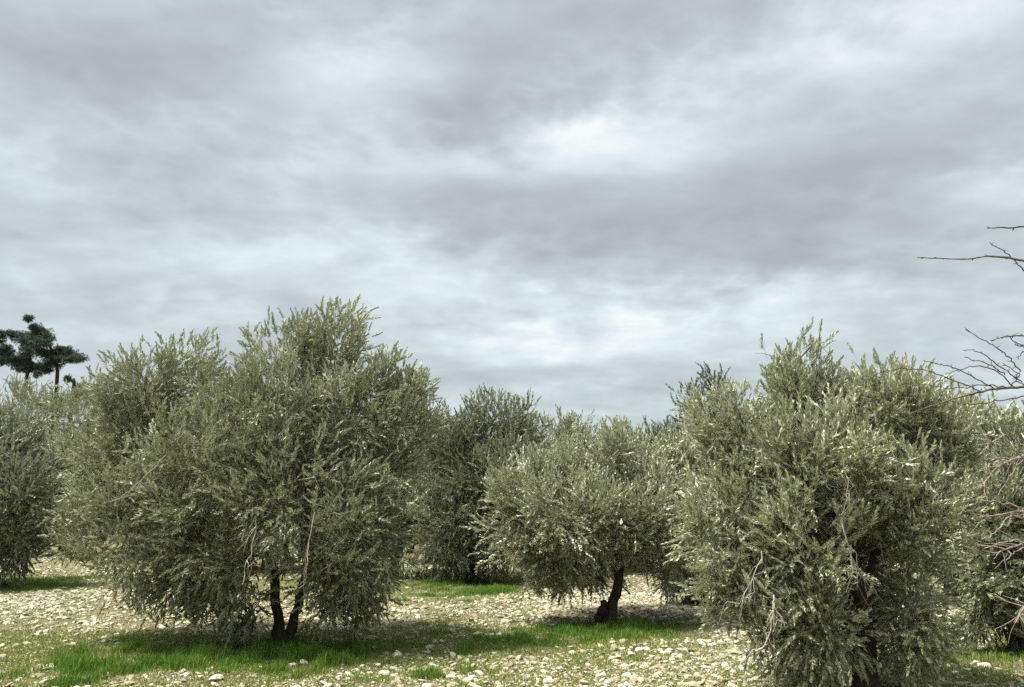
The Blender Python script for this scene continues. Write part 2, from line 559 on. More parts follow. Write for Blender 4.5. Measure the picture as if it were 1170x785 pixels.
# right edge tree behind the bare twigs
olive('olive at the right edge of the grove with drooping fringe, behind the bare twigs', (1172, 748),
      [(1160, 515, 0.2, 60, 62), (1215, 560, 0, 70, 80), (1135, 590, 0, 52, 62), (1190, 640, -.3, 60, 60), (1126, 665, -.1, 30, 50),
       (1180, 700, .2, 40, 28), (1240, 650, .2, 60, 70), (1128, 715, .0, 22, 34), (1180, 570, .8, 90, 90)],
      [([(1170, 750), (1164, 715), (1168, 680), (1176, 630), (1180, 580)], 0.10, 0.05)],
      [([(1168, 680), (1145, 630, -.1), (1135, 580, 0)], 0.04, 0.012),
       ([(1178, 610), (1172, 550, .1), (1162, 500, .2)], 0.04, 0.012),
       ([(1176, 640), (1215, 590), (1225, 540)], 0.04, 0.012)],
      360, 16, 0.22, SHOOT, 0.10, M_LEAF, low=0.30, clump_r=0.18, tone=0.5)

# dark shaded tree left of centre
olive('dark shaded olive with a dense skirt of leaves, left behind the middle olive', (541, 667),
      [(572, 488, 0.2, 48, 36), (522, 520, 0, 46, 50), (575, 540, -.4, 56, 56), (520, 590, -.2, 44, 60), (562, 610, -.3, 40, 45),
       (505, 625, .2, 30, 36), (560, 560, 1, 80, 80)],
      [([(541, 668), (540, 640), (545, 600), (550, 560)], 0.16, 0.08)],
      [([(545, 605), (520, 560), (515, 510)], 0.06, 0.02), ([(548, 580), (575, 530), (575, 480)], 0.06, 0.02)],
      430, 14, 0.30, SHOOT_MID, 0.15, M_LEAF_SHADED, low=0.25, clump_r=0.26, tone=0.4)
olive('olive crown showing between the dark shaded olive and the middle olive', (655, 655),
      [(640, 506, 0, 44, 34), (615, 550, 0, 50, 50), (670, 540, 0, 50, 50), (640, 590, 0, 60, 45), (645, 550, .8, 70, 60)],
      [([(655, 656), (652, 620), (645, 575)], 0.17, 0.08)],
      [([(648, 600), (635, 550), (640, 500)], 0.06, 0.02), ([(648, 600), (670, 555), (675, 520)], 0.06, 0.02)],
      300, 13, 0.32, SHOOT_MID, 0.15, M_LEAF_FAR, low=0.5, clump_r=0.28, tone=0.5, twigs=False)
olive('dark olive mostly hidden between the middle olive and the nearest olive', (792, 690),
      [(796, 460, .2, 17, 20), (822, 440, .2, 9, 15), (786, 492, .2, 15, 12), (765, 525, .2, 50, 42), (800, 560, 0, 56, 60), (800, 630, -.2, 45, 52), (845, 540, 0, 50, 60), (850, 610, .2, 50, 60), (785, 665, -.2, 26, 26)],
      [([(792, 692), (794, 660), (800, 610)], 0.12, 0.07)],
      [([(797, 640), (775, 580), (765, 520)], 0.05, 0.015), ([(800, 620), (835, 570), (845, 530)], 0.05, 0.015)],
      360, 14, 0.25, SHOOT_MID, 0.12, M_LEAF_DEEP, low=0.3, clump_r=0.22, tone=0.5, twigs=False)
olive('olive behind the nearest olive, filling the gap before the right edge', (1085, 688),
      [(1080, 520, 0, 55, 55), (1120, 560, 0, 50, 60), (1060, 590, 0, 60, 55), (1110, 620, 0, 50, 40), (1095, 490, .2, 34, 34)],
      [([(1085, 690), (1088, 650), (1090, 600)], 0.12, 0.07)],
      [([(1089, 620), (1075, 560), (1080, 510)], 0.05, 0.015), ([(1089, 620), (1115, 575), (1120, 540)], 0.05, 0.015)],
      300, 13, 0.28, SHOOT_MID, 0.12, M_LEAF_FAR, low=0.45, clump_r=0.24, tone=0.4, twigs=False)
# left edge trees
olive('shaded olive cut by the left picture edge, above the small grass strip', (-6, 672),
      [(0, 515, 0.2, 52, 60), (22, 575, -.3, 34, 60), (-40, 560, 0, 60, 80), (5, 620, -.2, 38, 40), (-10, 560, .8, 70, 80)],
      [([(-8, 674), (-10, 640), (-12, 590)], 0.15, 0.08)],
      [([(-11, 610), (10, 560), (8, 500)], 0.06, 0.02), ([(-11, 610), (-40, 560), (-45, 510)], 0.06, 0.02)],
      340, 14, 0.30, SHOOT_MID, 0.15, M_LEAF_SHADED, low=0.40, clump_r=0.25, tone=0.7)
olive('pale grey green olive with a low even crown, below the pines', (72, 634),
      [(30, 468, 0, 60, 38), (92, 470, 0, 46, 38), (60, 530, -.3, 56, 50), (110, 530, 0, 46, 56), (0, 520, .4, 60, 60), (75, 570, 0, 50, 36)],
      [([(72, 636), (72, 605), (70, 560)], 0.18, 0.09)],
      [([(71, 590), (45, 540), (32, 485)], 0.07, 0.02), ([(71, 590), (95, 540), (90, 490)], 0.07, 0.02)],
      420, 13, 0.36, SHOOT_MID, 0.15, M_LEAF_FAR, low=0.8, clump_r=0.33, tone=0.75, twigs=False)

# ------------------------------------------------------------------ rows farther back: one generic olive, copied
def generic_olive():
    root = empty('olive_tree', (0, 0, 0))
    lob = []
    for c, r in (((0, 0, 2.9), (1.4, 1.4, 1.1)), ((-1.0, .3, 2.4), (1.1, 1.1, 1.0)), ((1.0, -.2, 2.5), (1.1, 1.1, 1.0)),
                 ((.2, 1, 2.3), (1.1, 1.1, .9)), ((-.2, -1, 2.2), (1.1, 1.1, .9)), ((.9, .7, 1.7), (.9, .9, .8)), ((-.9, -.7, 1.7), (.9, .9, .8)), ((.8, -.9, 1.6), (.8, .8, .7))):
        lob.append((np.array(c, float), np.array(r, float)))
    mb = MB()
    tube(mb, curve([(0.05, 0, -.05), (0, 0, .6), (.08, .04, 1.3), (0, 0, 2.0)], 9, .015), np.linspace(.2, .09, 9), 9, 0, .12)
    mb.build('trunk', M_BARK, root)
    mb = MB()
    crown(mb, lob, 330, 13, 0.34, SHOOT_FAR, 0.30, twigs=False, low_z=0.7, top_z=3.9, tone=0.5, sprout=.12)
    mb.build('crown', [M_LEAF_FAR, M_TWIG], root)
    return root


def copy_tree(src):
    c = src.copy()
    COL.objects.link(c)
    for ch in src.children:
        k = ch.copy()
        COL.objects.link(k)
        k.parent = c
    return c


far = [  # px, distance, scale, label
    (455, 24.0, 1.10, 'farther olive showing low between the twin trunked olive and the dark shaded olive'),
    (500, 31.0, 1.18, 'distant olive whose top shows just right of the twin trunked olive'),
    (720, 27.0, 1.05, 'distant olive rising behind the top of the middle olive'),
    (770, 34.0, 1.20, 'distant olive in the dip between the middle and nearest olives'),
    (590, 36.0, 1.2, 'distant olive behind the dark shaded olive'),
    (150, 33.0, 1.15, 'distant olive behind the left lobe of the twin trunked olive'),
    (10, 36.0, 1.35, 'distant olive at the left edge under the first pine'),
    (880, 24.0, 1.05, 'distant olive directly behind the nearest olive'),
    (1150, 22.0, 1.0, 'distant olive seen through the bare twigs at right'),
    (1010, 33.0, 1.1, 'distant olive behind the right half of the nearest olive'),
    (310, 26.0, 1.0, 'distant olive seen through the crown of the twin trunked olive'),
]
proto = generic_olive()
for i, (px, d, s, lab) in enumerate(far):
    o = proto if i == 0 else copy_tree(proto)
    p = at(px, HZ, d)
    o.location = (p[0], d, 0)
    o.rotation_euler = (0, 0, i * 2.1 + 0.4)
    o.scale = (s * 1.05, s * 1.05, s)
    tag(o, lab, 'tree', 'olive trees of the grove')


# ------------------------------------------------------------------ bare dead twig sprays on the near trees
def spray(parent, base, start, end, n, spread, r0):
    mb = MB()
    a, b = np.array(start), np.array(end)
    main = curve([a, (a + b) / 2 + rng.normal(0, .03, 3), b], 8, .008)
    tube(mb, main, np.linspace(r0, r0 * .4, 8), 5)
    L = np.linalg.norm(b - a)
    for k in range(n):
        s = main[rng.integers(1, 8)]
        e = s + unit(b - a) * L * rng.uniform(.25, .6) + rng.normal(0, spread, 3)
        m = (s + e) / 2 + rng.normal(0, .03, 3)
        c = curve([s, m, e], 6, .006)
        tube(mb, c, np.linspace(r0 * .5, r0 * .2, 6), 4)
        for _ in range(2):
            q = c[rng.integers(2, 5)]
            e2 = q + unit(e - s) * .10 + rng.normal(0, .05, 3)
            tube(mb, curve([q, (q + e2) / 2 + rng.normal(0, .01, 3), e2], 4, .003), np.linspace(r0 * .3, r0 * .14, 4), 3)
    return mb.build('dead_branch', M_DEAD, parent, base)


dB = B_base[1]
spray(B_root, B_base, at(884, 680, dB - 1.0), at(872, 740, dB - 1.05), 9, .07, .008)
spray(B_root, B_base, at(962, 598, dB - 1.1), at(982, 655, dB - 1.0), 7, .05, .007)
spray(B_root, B_base, at(962, 520, dB - 1.05), at(968, 570, dB - 1.05), 5, .05, .005)
spray(B_root, B_base, at(870, 630, dB - .95), at(845, 690, dB - .95), 6, .05, .005)
dA = A_base[1]
spray(A_root, A_base, at(292, 590, dA - 1.7), at(282, 640, dA - 1.7), 6, .07, .008)
spray(A_root, A_base, at(360, 585, dA - 1.8), at(350, 650, dA - 1.7), 5, .06, .007)
spray(A_root, A_base, at(190, 520, dA - 1.5), at(150, 560, dA - 1.4), 5, .06, .006)

# ------------------------------------------------------------------ the bare tree at the right edge
BD = 4.3
bx = at(1330, 590, BD)
bare = empty('bare_tree', (bx[0], BD, 0))
tag(bare, 'leafless tree reaching thin thorny twigs in from the right picture edge', 'tree')
bo = np.array([bx[0], BD, 0])
mb = MB()
tube(mb, curve([(bx[0], BD, -.05), (bx[0], BD, .6), (bx[0], BD, 1.2), (bx[0], BD, 1.9), (bx[0], BD, 2.8), (bx[0] + .03, BD, 3.4), (bx[0] + .10, BD, 3.9)], 20, .004), np.linspace(.062, .006, 20), 10, 0, .10)
mb.build('trunk', M_BARE, bare, bo)


def bare_branch(ctrl, r0, r1, side=(), mat=None):
    mb = MB()
    dd = rng.uniform(-.25, .25)
    c3 = [at(p[0], p[1], BD + dd * (i / len(ctrl))) for i, p in enumerate(ctrl)]
    c3[0] = np.array([bx[0], BD, c3[0][2] - .10])
    r0, r1 = r0 * .62, r1 * .62
    n = 6 + 5 * len(ctrl)
    c = curve(c3, n, .0014)
    rad = np.linspace(r0, r1, n)
    rad = rad * (1 + rng.normal(0, .10, n))
    tube(mb, c, rad, 6)
    for i in range(2, n - 1):          # buds and short thorns
        if rng.random() < .55:
            q = c[i]
            e = q + unit(c[i] - c[i - 1]) * .012 + rng.normal(0, .007, 3)
            tube(mb, [q, (q + e) / 2, e], [r1 * 1.3, r1 * 1.1, r1 * .6], 4)
    for _ in range(int(len(c) * .8) if mat else 0):          # fine twig ends
        i = rng.integers(n // 3, n - 1)
        q = c[i]
        tdir = unit(unit(c[i] - c[i - 1]) * .8 + rng.normal(0, .6, 3))
        ln = rng.uniform(.05, .16)
        tube(mb, curve([q, q + tdir * ln * .5 + rng.normal(0, .006, 3), q + tdir * ln + rng.normal(0, .014, 3)], 5, .001), np.linspace(r1 * .9, r1 * .45, 5), 4)
    for sc in side:
        c2 = curve([at(p[0], p[1], BD + dd) for p in sc], 5 * len(sc), .003)
        tube(mb, c2, np.linspace(r1 * 1.8, r1 * .95, len(c2)), 5)
        for i in range(2, len(c2)):
            if rng.random() < .4:
                q = c2[i]
                e = q + rng.normal(0, .012, 3)
                tube(mb, [q, (q + e) / 2, e], [r1, r1 * .8, r1 * .4], 4)
    return mb.build('branch', mat or M_BARE, bare, bo)


TX = 1328
bare_branch([(TX, 330), (1260, 285), (1200, 262), (1150, 260), (1128, 261)], .016, .0045)
bare_branch([(TX, 350), (1250, 318), (1190, 303), (1140, 293), (1100, 296), (1048, 294)], .017, .004, [[(1180, 314), (1168, 307), (1150, 290), (1131, 277)]])
bare_branch([(TX, 470), (1260, 450), (1200, 441), (1170, 442), (1135, 445), (1100, 453), (1060, 465), (1040, 473)], .018, .0032,
            [[(1157, 441), (1143, 427), (1120, 418), (1098, 422), (1080, 428)], [(1120, 447), (1085, 432), (1055, 423), (1020, 422), (1004, 427)],
             [(1140, 446), (1118, 434), (1095, 422), (1075, 417), (1055, 412)], [(1148, 428), (1130, 416), (1102, 408)], [(1155, 441), (1164, 428), (1146, 415)],
             [(1166, 424), (1150, 406), (1128, 391), (1103, 376)], [(1170, 440), (1160, 433), (1166, 424)], [(1172, 452), (1140, 458), (1110, 462), (1086, 458)], [(1168, 436), (1142, 418), (1118, 402), (1100, 400)], [(1150, 443), (1125, 440), (1090, 444), (1062, 440)]])
bare_branch([(TX, 430), (1250, 400), (1190, 386), (1155, 384), (1132, 389)], .014, .0035, [[(1185, 388), (1168, 394), (1150, 383)], [(1190, 395), (1172, 400), (1163, 408)], [(1195, 384), (1185, 400), (1164, 395), (1160, 393)]])
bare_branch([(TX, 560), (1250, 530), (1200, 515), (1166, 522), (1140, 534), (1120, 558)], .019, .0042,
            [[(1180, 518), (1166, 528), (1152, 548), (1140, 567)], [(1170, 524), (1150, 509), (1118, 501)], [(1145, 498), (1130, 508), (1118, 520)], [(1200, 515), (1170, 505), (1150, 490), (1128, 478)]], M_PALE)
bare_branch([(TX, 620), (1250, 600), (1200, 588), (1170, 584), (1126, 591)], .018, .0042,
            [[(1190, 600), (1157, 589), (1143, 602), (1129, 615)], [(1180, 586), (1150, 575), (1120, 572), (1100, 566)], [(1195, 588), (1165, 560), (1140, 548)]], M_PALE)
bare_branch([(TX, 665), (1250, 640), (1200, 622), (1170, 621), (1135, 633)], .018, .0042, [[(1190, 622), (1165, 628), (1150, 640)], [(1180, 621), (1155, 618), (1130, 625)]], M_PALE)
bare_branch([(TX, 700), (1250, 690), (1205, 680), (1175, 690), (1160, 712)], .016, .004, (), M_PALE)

for k in range(7):      # the boughs on its far side
    mb = MB()
    z0 = .9 + .4 * k
    a_ = rng.uniform(-1.3, 1.3)
    ln = rng.uniform(.7, 1.2) * (1 - .07 * k)
    o_ = np.array([bx[0], BD, z0])
    dv = np.array([math.cos(a_), math.sin(a_), .35])
    c = curve([o_, o_ + dv * ln * .5 + [0, 0, .03], o_ + dv * ln], 10, .006)
    tube(mb, c, np.linspace(.012, .004, 10), 6)
    for _ in range(6):
        q = c[rng.integers(3, 9)]
        e = q + unit(dv + rng.normal(0, .6, 3)) * rng.uniform(.12, .35)
        tube(mb, curve([q, (q + e) / 2 + rng.normal(0, .012, 3), e], 5, .002), np.linspace(.005, .002, 5), 4)
    mb.build('branch', M_BARE, bare, bo)

# ------------------------------------------------------------------ pines and cypress far behind
NEEDLE = []
for _ in range(4):
    vs = []
    for k in range(22):
        d_ = unit(np.array([0, 0, .45]) + rng.normal(0, 1, 3))
        w_ = unit(np.cross(d_, rng.normal(0, 1, 3)))
        L_ = rng.uniform(.6, 1.0)
        vs += [w_ * .04, d_ * L_ * .5 + w_ * .055, d_ * L_, d_ * L_ * .5 - w_ * .055]
    v = np.array(vs)
    NEEDLE.append((v, np.arange(len(v)).reshape(-1, 4)))


def pine(label, d, trunk, limbs, pads):
    b = at(trunk[0][0], trunk[0][1], d)
    base = np.array([b[0], d, 0.0])
    root = tag(empty('pine_tree', base), label, 'tree', 'pines on the skyline')
    mb = MB()
    pts = curve([base + [0, 0, -.1]] + [at(x, y, d) for x, y in trunk], 14, .03)
    tube(mb, pts, np.linspace(.15, .07, 14), 9, 0, .08)
    mb.build('trunk', M_PINEBARK, root, base)
    for l in limbs:
        mb = MB()
        c = [at(x, y, d) for x, y in l]
        tube(mb, curve(c, 8, .06), np.linspace(.07, .03, 8), 6, 0, .08)
        mb.build('limb', M_PINEBARK, root, base)
    mb = MB()
    k = d / F
    for (x, y, rx, ry) in pads:
        c = at(x, y, d)
        n = int(26 + rx * ry * 2.4)
        u = np.clip(rng.normal(0, .60, (n, 3)), -1.25, 1.25)
        p = c + u * np.array([rx * k * 1.15, rx * k * 1.0, ry * k * .8]) + np.array([0, rng.normal(0, .6), 0])
        place(mb, NEEDLE, p, unit(u + [0, 0, .6]), rng.uniform(.15, .32, n), rng.uniform(.2, .8, n))
    mb.build('crown', M_NEEDLE, root, base)


pine('flat layered dark pine on the skyline, left of the leaning topped pine', 62,
     [(30, 440), (32, 425), (35, 408), (30, 392), (18, 384)], [[(34, 412), (20, 408), (5, 402)], [(32, 396), (40, 388), (46, 390)], [(30, 392), (10, 386)]],
     [(5, 381, 8, 4), (15, 381, 8, 4), (25, 384, 8, 5), (31, 390, 7, 6), (37, 397, 7, 6), (39, 405, 7, 6), (17, 401, 4, 5), (10, 407, 9, 6), (4, 413, 10, 6), (17, 415, 9, 6), (30, 415, 8, 6), (38, 419, 6, 4), (1, 401, 8, 6), (-3, 389, 7, 6), (-12, 405, 10, 9), (24, 421, 6, 4)])
pine('slender dark pine with pointed top leaning left on the skyline', 58,
     [(65, 440), (65, 425), (64, 412), (58, 398), (50, 386), (43, 376)], [[(65, 420), (75, 414), (86, 408)], [(64, 412), (52, 408), (46, 412)], [(60, 402), (72, 396)]],
     [(39, 367, 3, 4), (41, 375, 4.5, 5), (49, 380, 5.5, 5), (44, 385, 7, 5), (56, 387, 6, 5), (47, 391, 7, 5), (57, 394, 8, 5), (66, 398, 8, 5), (64, 405, 9, 5), (73, 402, 7, 5), (82, 406, 6, 4), (87, 410, 4.5, 4), (78, 411, 6, 3), (56, 415, 8, 4), (52, 423, 4, 3), (48, 429, 3, 3), (67, 411, 6, 3), (44, 400, 6, 4), (53, 405, 7, 4)])
pine('small thin young pine right of the leaning topped pine', 50,
     [(83, 450), (83, 436)], [], [(82.5, 435, 2, 3), (83, 441, 3, 4), (82, 446, 3, 4)])

cb = at(470, 590, 38)
cbase = np.array([cb[0], 38, 0])
cy = tag(empty('cypress_tree', cbase), 'narrow dark cypress edge behind the right shoulder of the twin trunked olive', 'tree')
mb = MB()
tube(mb, [cbase + [0, 0, -.1], cbase + [0, 0, 2], cbase + [.02, 0, 7]], [.2, .16, .05], 8)
mb.build('trunk', M_PINEBARK, cy, cbase)
mb = MB()
topc = at(474, 426, 38)[2]
n = 2600
zz = rng.uniform(.05, 1, n)
th = rng.uniform(0, 6.283, n)
rad = 0.52 * np.sqrt(np.clip(1.02 - zz ** 2.6, 0, 1)) * rng.uniform(.75, 1.0, n)
p = cbase + np.stack([rad * np.cos(th), rad * np.sin(th), zz * topc], -1)
place(mb, NEEDLE, p, unit(np.stack([np.cos(th) * .3, np.sin(th) * .3, np.ones(n)], -1)), rng.uniform(.18, .34, n), rng.random(n))
mb.build('crown', M_CYPRESS, cy, cbase)


# ------------------------------------------------------------------ ground
def fbm(x, y, s, seed):
    """cheap smooth value field from a few rotated sines"""
    r = np.random.default_rng(seed)
    out = np.zeros_like(x)
    amp = 1.0
    tot = 0
    for o in range(5):
        for _ in range(3):
            a = r.uniform(0, 6.28)
            f = s * 2 ** o * r.uniform(.7, 1.3)
            out += amp * np.sin((x * math.cos(a) + y * math.sin(a)) * f + r.uniform(0, 6.28))
        tot += amp * 1.5
        amp *= .55
    return out / tot


def hgt(x, y):
    return 0.030 * fbm(x, y, 1.1, 3) + 0.012 * fbm(x, y, 6.0, 4)


PATCH = []      # grass patches: centre, radii
def patch(px0, px1, py0, py1, hg, dens):
    a, b = ground((px0 + px1) / 2, py0), ground((px0 + px1) / 2, py1)
    yc = (a[1] + b[1]) / 2
    l, r = at(px0, HZ, yc), at(px1, HZ, yc)
    PATCH.append(((l[0] + r[0]) / 2, yc, (r[0] - l[0]) / 2, abs(a[1] - b[1]) / 2, hg, dens))


patch(75, 270, 744, 775, .14, 1.0)
patch(170, 275, 735, 752, .17, .9)
patch(300, 525, 742, 776, .13, 1.0)
patch(530, 640, 722, 738, .07, .8)
patch(255, 330, 748, 774, .08, .7)
patch(515, 790, 708, 738, .09, 1.0)
patch(440, 600, 664, 684, .09, 1.0)
patch(-60, 95, 662, 680, .10, .9)
patch(1070, 1260, 748, 772, .10, .8)
patch(120, 230, 655, 664, .07, .5)
patch(400, 560, 705, 730, .05, .30)
patch(-20, 60, 765, 790, .05, .22)
patch(70, 200, 690, 705, .05, .30)


_main = list(PATCH)
for k in range(150):
    cx_, cy0, rx_, ry_, hg_, dn_ = _main[rng.choice(len(_main), p=[.13, .06, .15, .05, .05, .17, .11, .03, .04, .05, .07, .05, .04])]
    a_ = rng.uniform(0, 6.283)
    q_ = rng.uniform(.75, 1.7)
    PATCH.append((cx_ + rx_ * q_ * math.cos(a_), cy0 + ry_ * q_ * math.sin(a_), rng.uniform(.08, .34), rng.uniform(.07, .22), hg_ * rng.uniform(.4, .9), dn_ * rng.uniform(.3, .9)))


def grassiness(x, y):
    g = np.zeros_like(x)
    nz = 0.75 * fbm(x, y, 1.6, 8) + .45 * fbm(x, y, 5.0, 9)
    for cx, cy_, rx, ry, hg, dn in PATCH:
        q = ((x - cx) / rx) ** 2 + ((y - cy_) / ry) ** 2
        q = q + nz
        g = np.maximum(g, dn * np.clip((1.2 - q) / .75, 0, 1))
    return g


def axis(lo, hi, fine_lo, fine_hi, step, grow):
    a = list(np.arange(fine_lo, fine_hi, step))
    s = step
    while a[-1] < hi:
        s *= grow
        a.append(a[-1] + s)
    s = step
    while a[0] > lo:
        s *= grow
        a.insert(0, a[0] - s)
    return np.array(a)


gx = axis(-900, 900, -14, 14, .10, 1.25)
gy = axis(-600, 1500, 5.5, 27, .10, 1.25)
X, Y = np.meshgrid(gx, gy)
near = np.clip(1 - (np.hypot(X, Y - 14) - 22) / 30, 0, 1)
Z = hgt(X, Y) * near
ny, nx = X.shape
idx = np.arange(nx * ny).reshape(ny, nx)
q = np.stack([idx[:-1, :-1], idx[:-1, 1:], idx[1:, 1:], idx[1:, :-1]], -1).reshape(-1, 4)
M_SOIL, nt, out = material('stony_soil')
pos = nt.new('ShaderNodeNewGeometry').outputs['Position']
n_big = nt.noise(pos, 0.55, 4, .6, .4)
n_mid = nt.noise(pos, 3.2, 5, .6, .3)
n_fine = nt.noise(pos, 38, 4, .65)
soil = nt.mix(n_fine, (0.065, 0.052, 0.028), (0.17, 0.14, 0.085))
weed = nt.mix(n_mid, (0.050, 0.066, 0.016), (0.115, 0.125, 0.038))
wf = nt.smooth(nt.math('ADD', nt.math('MULTIPLY', n_big, .6), nt.math('MULTIPLY', n_mid, .4)), .42, .60, 0.05, .85)
c = nt.mix(wf, soil, weed)
vor = nt.new('ShaderNodeTexVoronoi', feature='F1')
nt.put(vor.inputs['Vector'], pos)
vor.inputs['Scale'].default_value = 24
vor.inputs['Randomness'].default_value = 1
peb = nt.math('MULTIPLY', nt.smooth(vor.outputs['Distance'], .36, .26), nt.smooth(nt.vec('DOT_PRODUCT', vor.outputs['Color'], (1, 0, 0)), .45, .60))
c = nt.mix(peb, c, nt.mix(n_fine, (0.34, 0.315, 0.22), (0.48, 0.45, 0.34)))
bh = nt.math('ADD', nt.math('MULTIPLY', n_fine, .5), nt.math('MULTIPLY', peb, .6))
principled(nt, out, c, .95, .15, bh, .03, .8)
mb = MB()
mb.add(np.stack([X, Y, Z], -1).reshape(-1, 3), q, .5, 0, True)
tag(mb.build('ground', M_SOIL), kind='structure')

# stones: one scatter that nobody could count
M_STONE, nt, out = material('limestone')
pos = nt.new('ShaderNodeNewGeometry').outputs['Position']
t = nt.attr('tint')
nn = nt.noise(pos, 22, 5, .6)
c = nt.ramp(t, [(0.0, (0.17, 0.145, 0.085)), (.3, (0.24, 0.215, 0.135)), (.65, (0.40, 0.375, 0.275)), (1.0, (0.62, 0.60, 0.51))])
c = nt.mix(nt.smooth(nn, .38, .66, 0, .55), c, (0.34, 0.28, 0.19))
principled(nt, out, c, .9, .2, nt.noise(pos, 60, 4), .006, .7)


def ico(sub):
    import bmesh
    bm = bmesh.new()
    bmesh.ops.create_icosphere(bm, subdivisions=sub, radius=1)
    v = np.array([x.co[:] for x in bm.verts])
    f = np.array([[y.index for y in x.verts] for x in bm.faces])
    bm.free()
    return v, f


def stone_templates(sub, n):
    v0, f0 = ico(sub)
    out_ = []
    for _ in range(n):
        v = v0.copy()
        for _k in range(7):                      # chip flat facets
            nrm = unit(rng.normal(0, 1, 3))
            h_ = rng.uniform(.45, .85)
            dd = v @ nrm - h_
            v = v - np.outer(np.clip(dd, 0, None), nrm) * .9
        v *= np.array([1, rng.uniform(.6, .95), rng.uniform(.3, .55)])
        v += rng.normal(0, .03, v.shape)
        out_.append((v, f0))
    return out_


ST_HI, ST_LO = stone_templates(3, 6), stone_templates(2, 8)
ST_XLO = stone_templates(1, 8)


def scatter(n, dmin, dmax):
    """points on the ground in the wedge the photo sees, plus a margin"""
    d = np.sqrt(rng.uniform(dmin ** 2, dmax ** 2, n))
    x = rng.uniform(-1, 1, n) * (d * .72 + 1.2)
    return x, d


def put_stones(mb, n, dmin, dmax, smin, smax, tmpl, power=1.0):
    x, y = scatter(n, dmin, dmax)
    stony = 0.50 + .18 * np.clip(x, -3, 3) / 3 + 0.75 * fbm(x, y, .55, 21) + .25 * fbm(x, y, 2.5, 22)
    stony += 0.6 * np.exp(-((x - 1.2) / 2.2) ** 2 - ((y - 8.8) / 1.1) ** 2)
    stony += .45 * np.exp(-((y - 7.7) / .55) ** 2) + .35 * np.exp(-((x - 1.0) / 2.0) ** 2 - ((y - 15.5) / 1.6) ** 2)
    keep = rng.random(n) < np.clip(stony, .18, 1) * np.clip(1 - 1.15 * grassiness(x, y), 0.02, 1)
    x, y = x[keep], y[keep]
    m = len(x)
    s = smin + (smax - smin) * rng.random(m) ** (2.2 * power)
    z = hgt(x, y) + s * rng.uniform(-.12, .22, m)
    up = unit(np.stack([rng.normal(0, .3, m), rng.normal(0, .3, m), np.ones(m)], -1))
    tint = np.where(rng.random(m) < .28, rng.uniform(0, .2, m), np.clip(rng.normal(.60, .22, m), 0, 1))
    Xa, Ya, Za = frames(up, rng.uniform(0, 6.283, m))
    which = rng.integers(0, len(tmpl), m)
    for k, (tv, tf) in enumerate(tmpl):
        ii = np.nonzero(which == k)[0]
        v = tv[None, :, 0:1] * Xa[ii][:, None] + tv[None, :, 1:2] * Ya[ii][:, None] + tv[None, :, 2:3] * Za[ii][:, None]
        v = v * s[ii][:, None, None] + np.stack([x[ii], y[ii], z[ii]], -1)[:, None]
        f = tf[None] + (np.arange(len(ii)) * len(tv))[:, None, None]
        mb.add(v.reshape(-1, 3), f.reshape(-1, 3), np.repeat(tint[ii], len(tf)), 0, False)


mb = MB()
put_stones(mb, 17000, 6.8, 12, .015, .078, ST_LO, 1.5)
put_stones(mb, 46000, 6.8, 13, .008, .030, ST_XLO)
put_stones(mb, 42000, 12, 19, .022, .078, ST_XLO, 1.1)
put_stones(mb, 26000, 19, 34, .035, .09, ST_XLO)
tag(mb.build('field_stones', M_STONE), 'countless pale limestone stones strewn over the grove floor', 'stones', kind='stuff')

for (px, py, r, lab) in ((56, 762, .075, 'single pale stone just left of the long grass strip under the twin trunked olive'),
                         (246, 780, .085, 'largest pale stone at the bottom edge below the twin trunked olive'),
                         (438, 772, .070, 'pale stone at the front right end of the long grass strip')):
    g = ground(px, py)
    g[2] = hgt(g[0:1], g[1:2])[0] + r * .3
    v, f = ST_HI[rng.integers(0, 6)]
    mb = MB()
    mb.add(v * r + g, f, .85)
    tag(mb.build('stone', M_STONE, None, g), lab, 'stone', 'single stones in front')

# grass and weeds
M_GRASS, nt, out = material('grass_blade')
t = nt.attr('tint')
c = nt.ramp(t, [(0, (0.050, 0.130, 0.016)), (.5, (0.125, 0.235, 0.030)), (.8, (0.17, 0.21, 0.045)), (.93, (0.25, 0.25, 0.08)), (1, (0.36, 0.31, 0.15))])
p = principled(nt, None, c, .55, .25)
tr = nt.new('ShaderNodeBsdfTranslucent')
nt.put(tr.inputs[0], c)
mx = nt.new('ShaderNodeMixShader')
mx.inputs[0].default_value = .3
nt.l.new(p.outputs[0], mx.inputs[1])
nt.l.new(tr.outputs[0], mx.inputs[2])
nt.l.new(mx.outputs[0], out.inputs[0])


